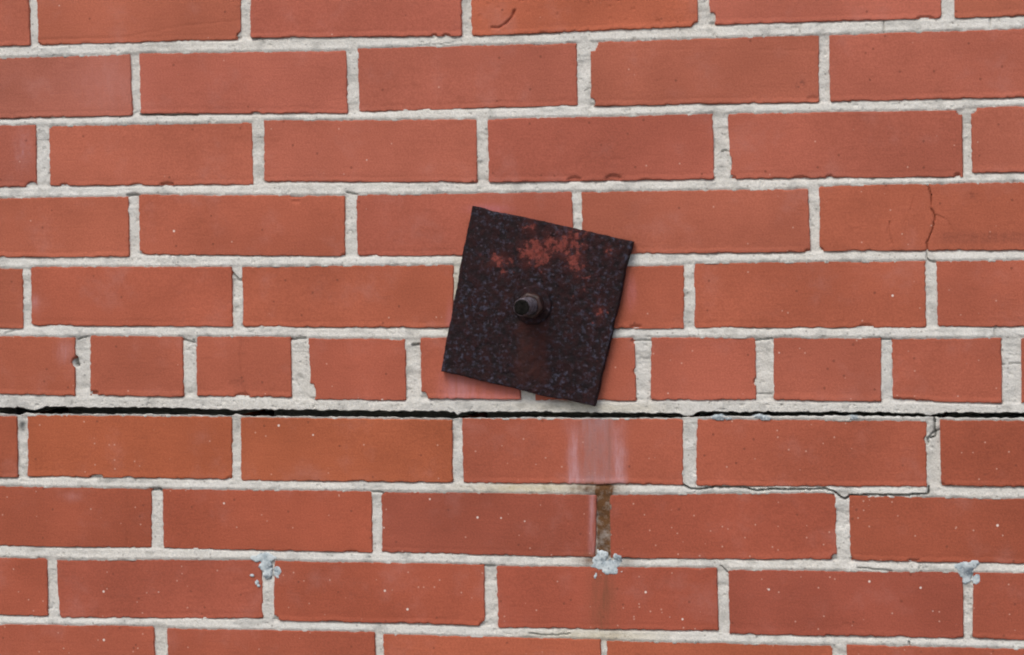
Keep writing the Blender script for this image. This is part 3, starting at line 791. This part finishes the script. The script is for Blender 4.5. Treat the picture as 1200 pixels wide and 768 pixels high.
# ---------------------------------------------------------------- the anchor plate with its bolt
HP = 9 * MM
PCORN = [wp(p, HP) for p in ((552.5, 242), (741, 282.5), (697, 477), (515.5, 436))]
plate_root = bpy.data.objects.new('anchor_plate', None)
C.objects.link(plate_root)
pc = np.mean(PCORN, axis=0)
plate_root.location = (pc[0], -2 * MM, pc[1])
plate_root['label'] = 'square rusty steel anchor plate bolted askew to the brick wall'
plate_root['category'] = 'anchor plate'

def build_plate():
    Q = np.array(PCORN)
    W = np.linalg.norm(Q[1] - Q[0])
    a = axis(W, 1.2 * MM)
    u, v = np.meshgrid(a, a, indexing='ij')
    P = (Q[0][None, None] * ((1 - u) * (1 - v))[..., None] + Q[1] * (u * (1 - v))[..., None] + Q[2] * (u * v)[..., None] + Q[3] * ((1 - u) * v)[..., None])
    x, z = P[..., 0].copy(), P[..., 1].copy()
    dT, dR, dB, dL = quad_dists(x, z, Q)
    fall = lambda d: np.exp(-np.maximum(d, 0) / (4 * MM))
    ax = (Q[1] - Q[0]) / W; az = (Q[0] - Q[3]) / np.linalg.norm(Q[0] - Q[3])
    def nn(s, k): return (fbm(s * 6, 0 * s + k, 301 + k, 2) - 0.5) * 2.2 * MM + (fbm(s * 45, 0 * s + k, 311 + k, 2) - 0.5) * 0.7 * MM
    sh = nn(u, 1) * fall(dT) + nn(u, 2) * fall(dB); sw = nn(v, 3) * fall(dL) + nn(v, 4) * fall(dR)
    x += az[0] * sh + ax[0] * sw; z += az[1] * sh + ax[1] * sw
    d = np.minimum(np.minimum(dT, dB), np.minimum(dL, dR))
    r = 1.5 * MM; t = np.clip(1 - d / r, 0, 1)
    h = HP - 1.3 * MM * (1 - np.sqrt(1 - t * t))
    h += (fbm(x * 30, z * 30, 331, 2) - 0.5) * 1.2 * MM + (fbm(x * 130, z * 130, 333, 3) - 0.5) * 0.9 * MM * sstep(0, 3 * MM, d)
    h -= sstep(0.62, 0.72, fbm(x * 210, z * 210, 335, 2)) * 0.5 * MM                     # corrosion pits
    px, py = photo(x, z, HP)
    S = np.zeros(x.shape + (4,))
    for cx, cyy, rx, ry, s in ((628, 297, 19, 12, .85), (620, 267, 8, 9, .5), (584, 306, 14, 8, .6), (588, 317, 6, 6, .45), (662, 291, 20, 12, .66), (674, 309, 9, 15, .72), (667, 276, 24, 9, .55),
                               (685, 287, 9, 8, .5), (703, 364, 7, 9, .5), (713, 294, 7, 7, .45), (690, 330, 10, 14, .25), (645, 283, 18, 9, .55), (622, 310, 14, 5, .5)):
        S[..., 0] = np.maximum(S[..., 0], s * blob(px, py, cx, cyy, rx * 1.25, ry * 1.25))
    S[..., 1] = 0.1 + 0.8 * blob(px, py, 545, 380, 28, 90) + 0.8 * blob(px, py, 690, 440, 34, 30) + 0.6 * np.exp(-((np.hypot(px - 622, py - 356) - 27) / 8) ** 2) * (py < 372) + 0.45 * blob(px, py, 700, 380, 20, 60) + 0.4 * np.exp(-(d / (3 * MM)) ** 2)
    S[..., 2] = band(px + (fbm(px * 0, py / 14., 19) - 0.5) * 12, 608 - (py - 380) * 0.08, 640, 8) * band(py, 372, 446, 14) * 0.95 + blob(px, py, 600, 345, 30, 14) * 0.25
    S = np.clip(S, 0, 1)
    nu, nv = x.shape
    V = np.stack([x, -h, z], -1).reshape(-1, 3)
    F = grid_faces(nu, nv)
    idx = np.arange(nu * nv).reshape(nu, nv)
    loop = np.concatenate([idx[:, 0], idx[-1, 1:], idx[-2::-1, -1], idx[0, -2:0:-1]])
    B0 = V[loop].copy(); B0[:, 1] = -1.6 * MM
    o = len(V) + np.arange(len(loop))
    side = np.stack([loop, o, np.roll(o, -1), np.roll(loop, -1)], -1)
    V = np.concatenate([V, B0]); F = np.concatenate([F[:, ::-1], side[:, ::-1]])
    S = np.concatenate([S.reshape(-1, 4), np.zeros((len(loop), 4))])
    ob = mesh_object('plate', V, F, PLATE, plate_root, True, S, loc=tuple(plate_root.location))
    ob.location = (0, 0, 0)
build_plate()

BC = wp((624.5, 357.5), HP)                                   # bolt axis where it leaves the plate
def lathe(name, prof, seg, mat, rough=0.0, hexa=0.0, seed=0, tilt=(0, 0)):
    """profile of (radius, height above the plate), turned about the bolt axis"""
    V, F = [], []
    rng = np.random.RandomState(seed)
    for k, (r, hh) in enumerate(prof):
        for i in range(seg):
            a = 2 * math.pi * i / seg
            rr = r
            if hexa and r > 0:
                am = (a + 0.3) % (math.pi / 3) - math.pi / 6
                rr = r * ((1 - hexa) + hexa * math.cos(math.pi / 6) / math.cos(am))
            rr *= 1 + rng.uniform(-rough, rough)
            V.append((math.cos(a) * rr + tilt[0] * hh, -hh, math.sin(a) * rr + tilt[1] * hh))
    for k in range(len(prof) - 1):
        for i in range(seg):
            j = (i + 1) % seg
            F.append((k * seg + i, k * seg + j, (k + 1) * seg + j, (k + 1) * seg + i))
    F.append(tuple(range((len(prof) - 1) * seg, len(prof) * seg)))
    o = mesh_object(name, V, F, mat, plate_root, True)
    o.location = (BC[0] - plate_root.location.x, -HP - plate_root.location.y, BC[1] - plate_root.location.z)
    return o
TILT = (-0.03, -0.02)
lathe('washer', [(16.5 * MM, -1.5 * MM), (16.8 * MM, 0.6 * MM), (16.2 * MM, 1.9 * MM), (15 * MM, 2.3 * MM), (8 * MM, 2.4 * MM)], 40, PLATE, 0.02, 0, 3, TILT)
lathe('nut', [(11.2 * MM, 1.5 * MM), (11.6 * MM, 3 * MM), (11.6 * MM, 10 * MM), (10.9 * MM, 11.6 * MM), (9.6 * MM, 12.2 * MM), (7.5 * MM, 12.3 * MM), (7.2 * MM, 11.8 * MM)], 48, NUT, 0.012, 0.75, 5, TILT)
prof = []
hh = 6 * MM
while hh < 35 * MM:
    prof += [(7.5 * MM, hh), (7.5 * MM, hh + 0.5 * MM), (6.9 * MM, hh + 1.0 * MM), (6.9 * MM, hh + 1.3 * MM)]
    hh += 1.8 * MM
prof += [(7.3 * MM, hh), (6.7 * MM, hh + 1.2 * MM), (5.6 * MM, hh + 1.8 * MM), (3 * MM, hh + 1.5 * MM)]
bolt = lathe('bolt', prof, 28, BOLT, 0.03, 0, 9, TILT)
bolt.data.materials.append(BOLT_END)
for p in bolt.data.polygons[-28 * 2 - 1:]:
    p.material_index = 1
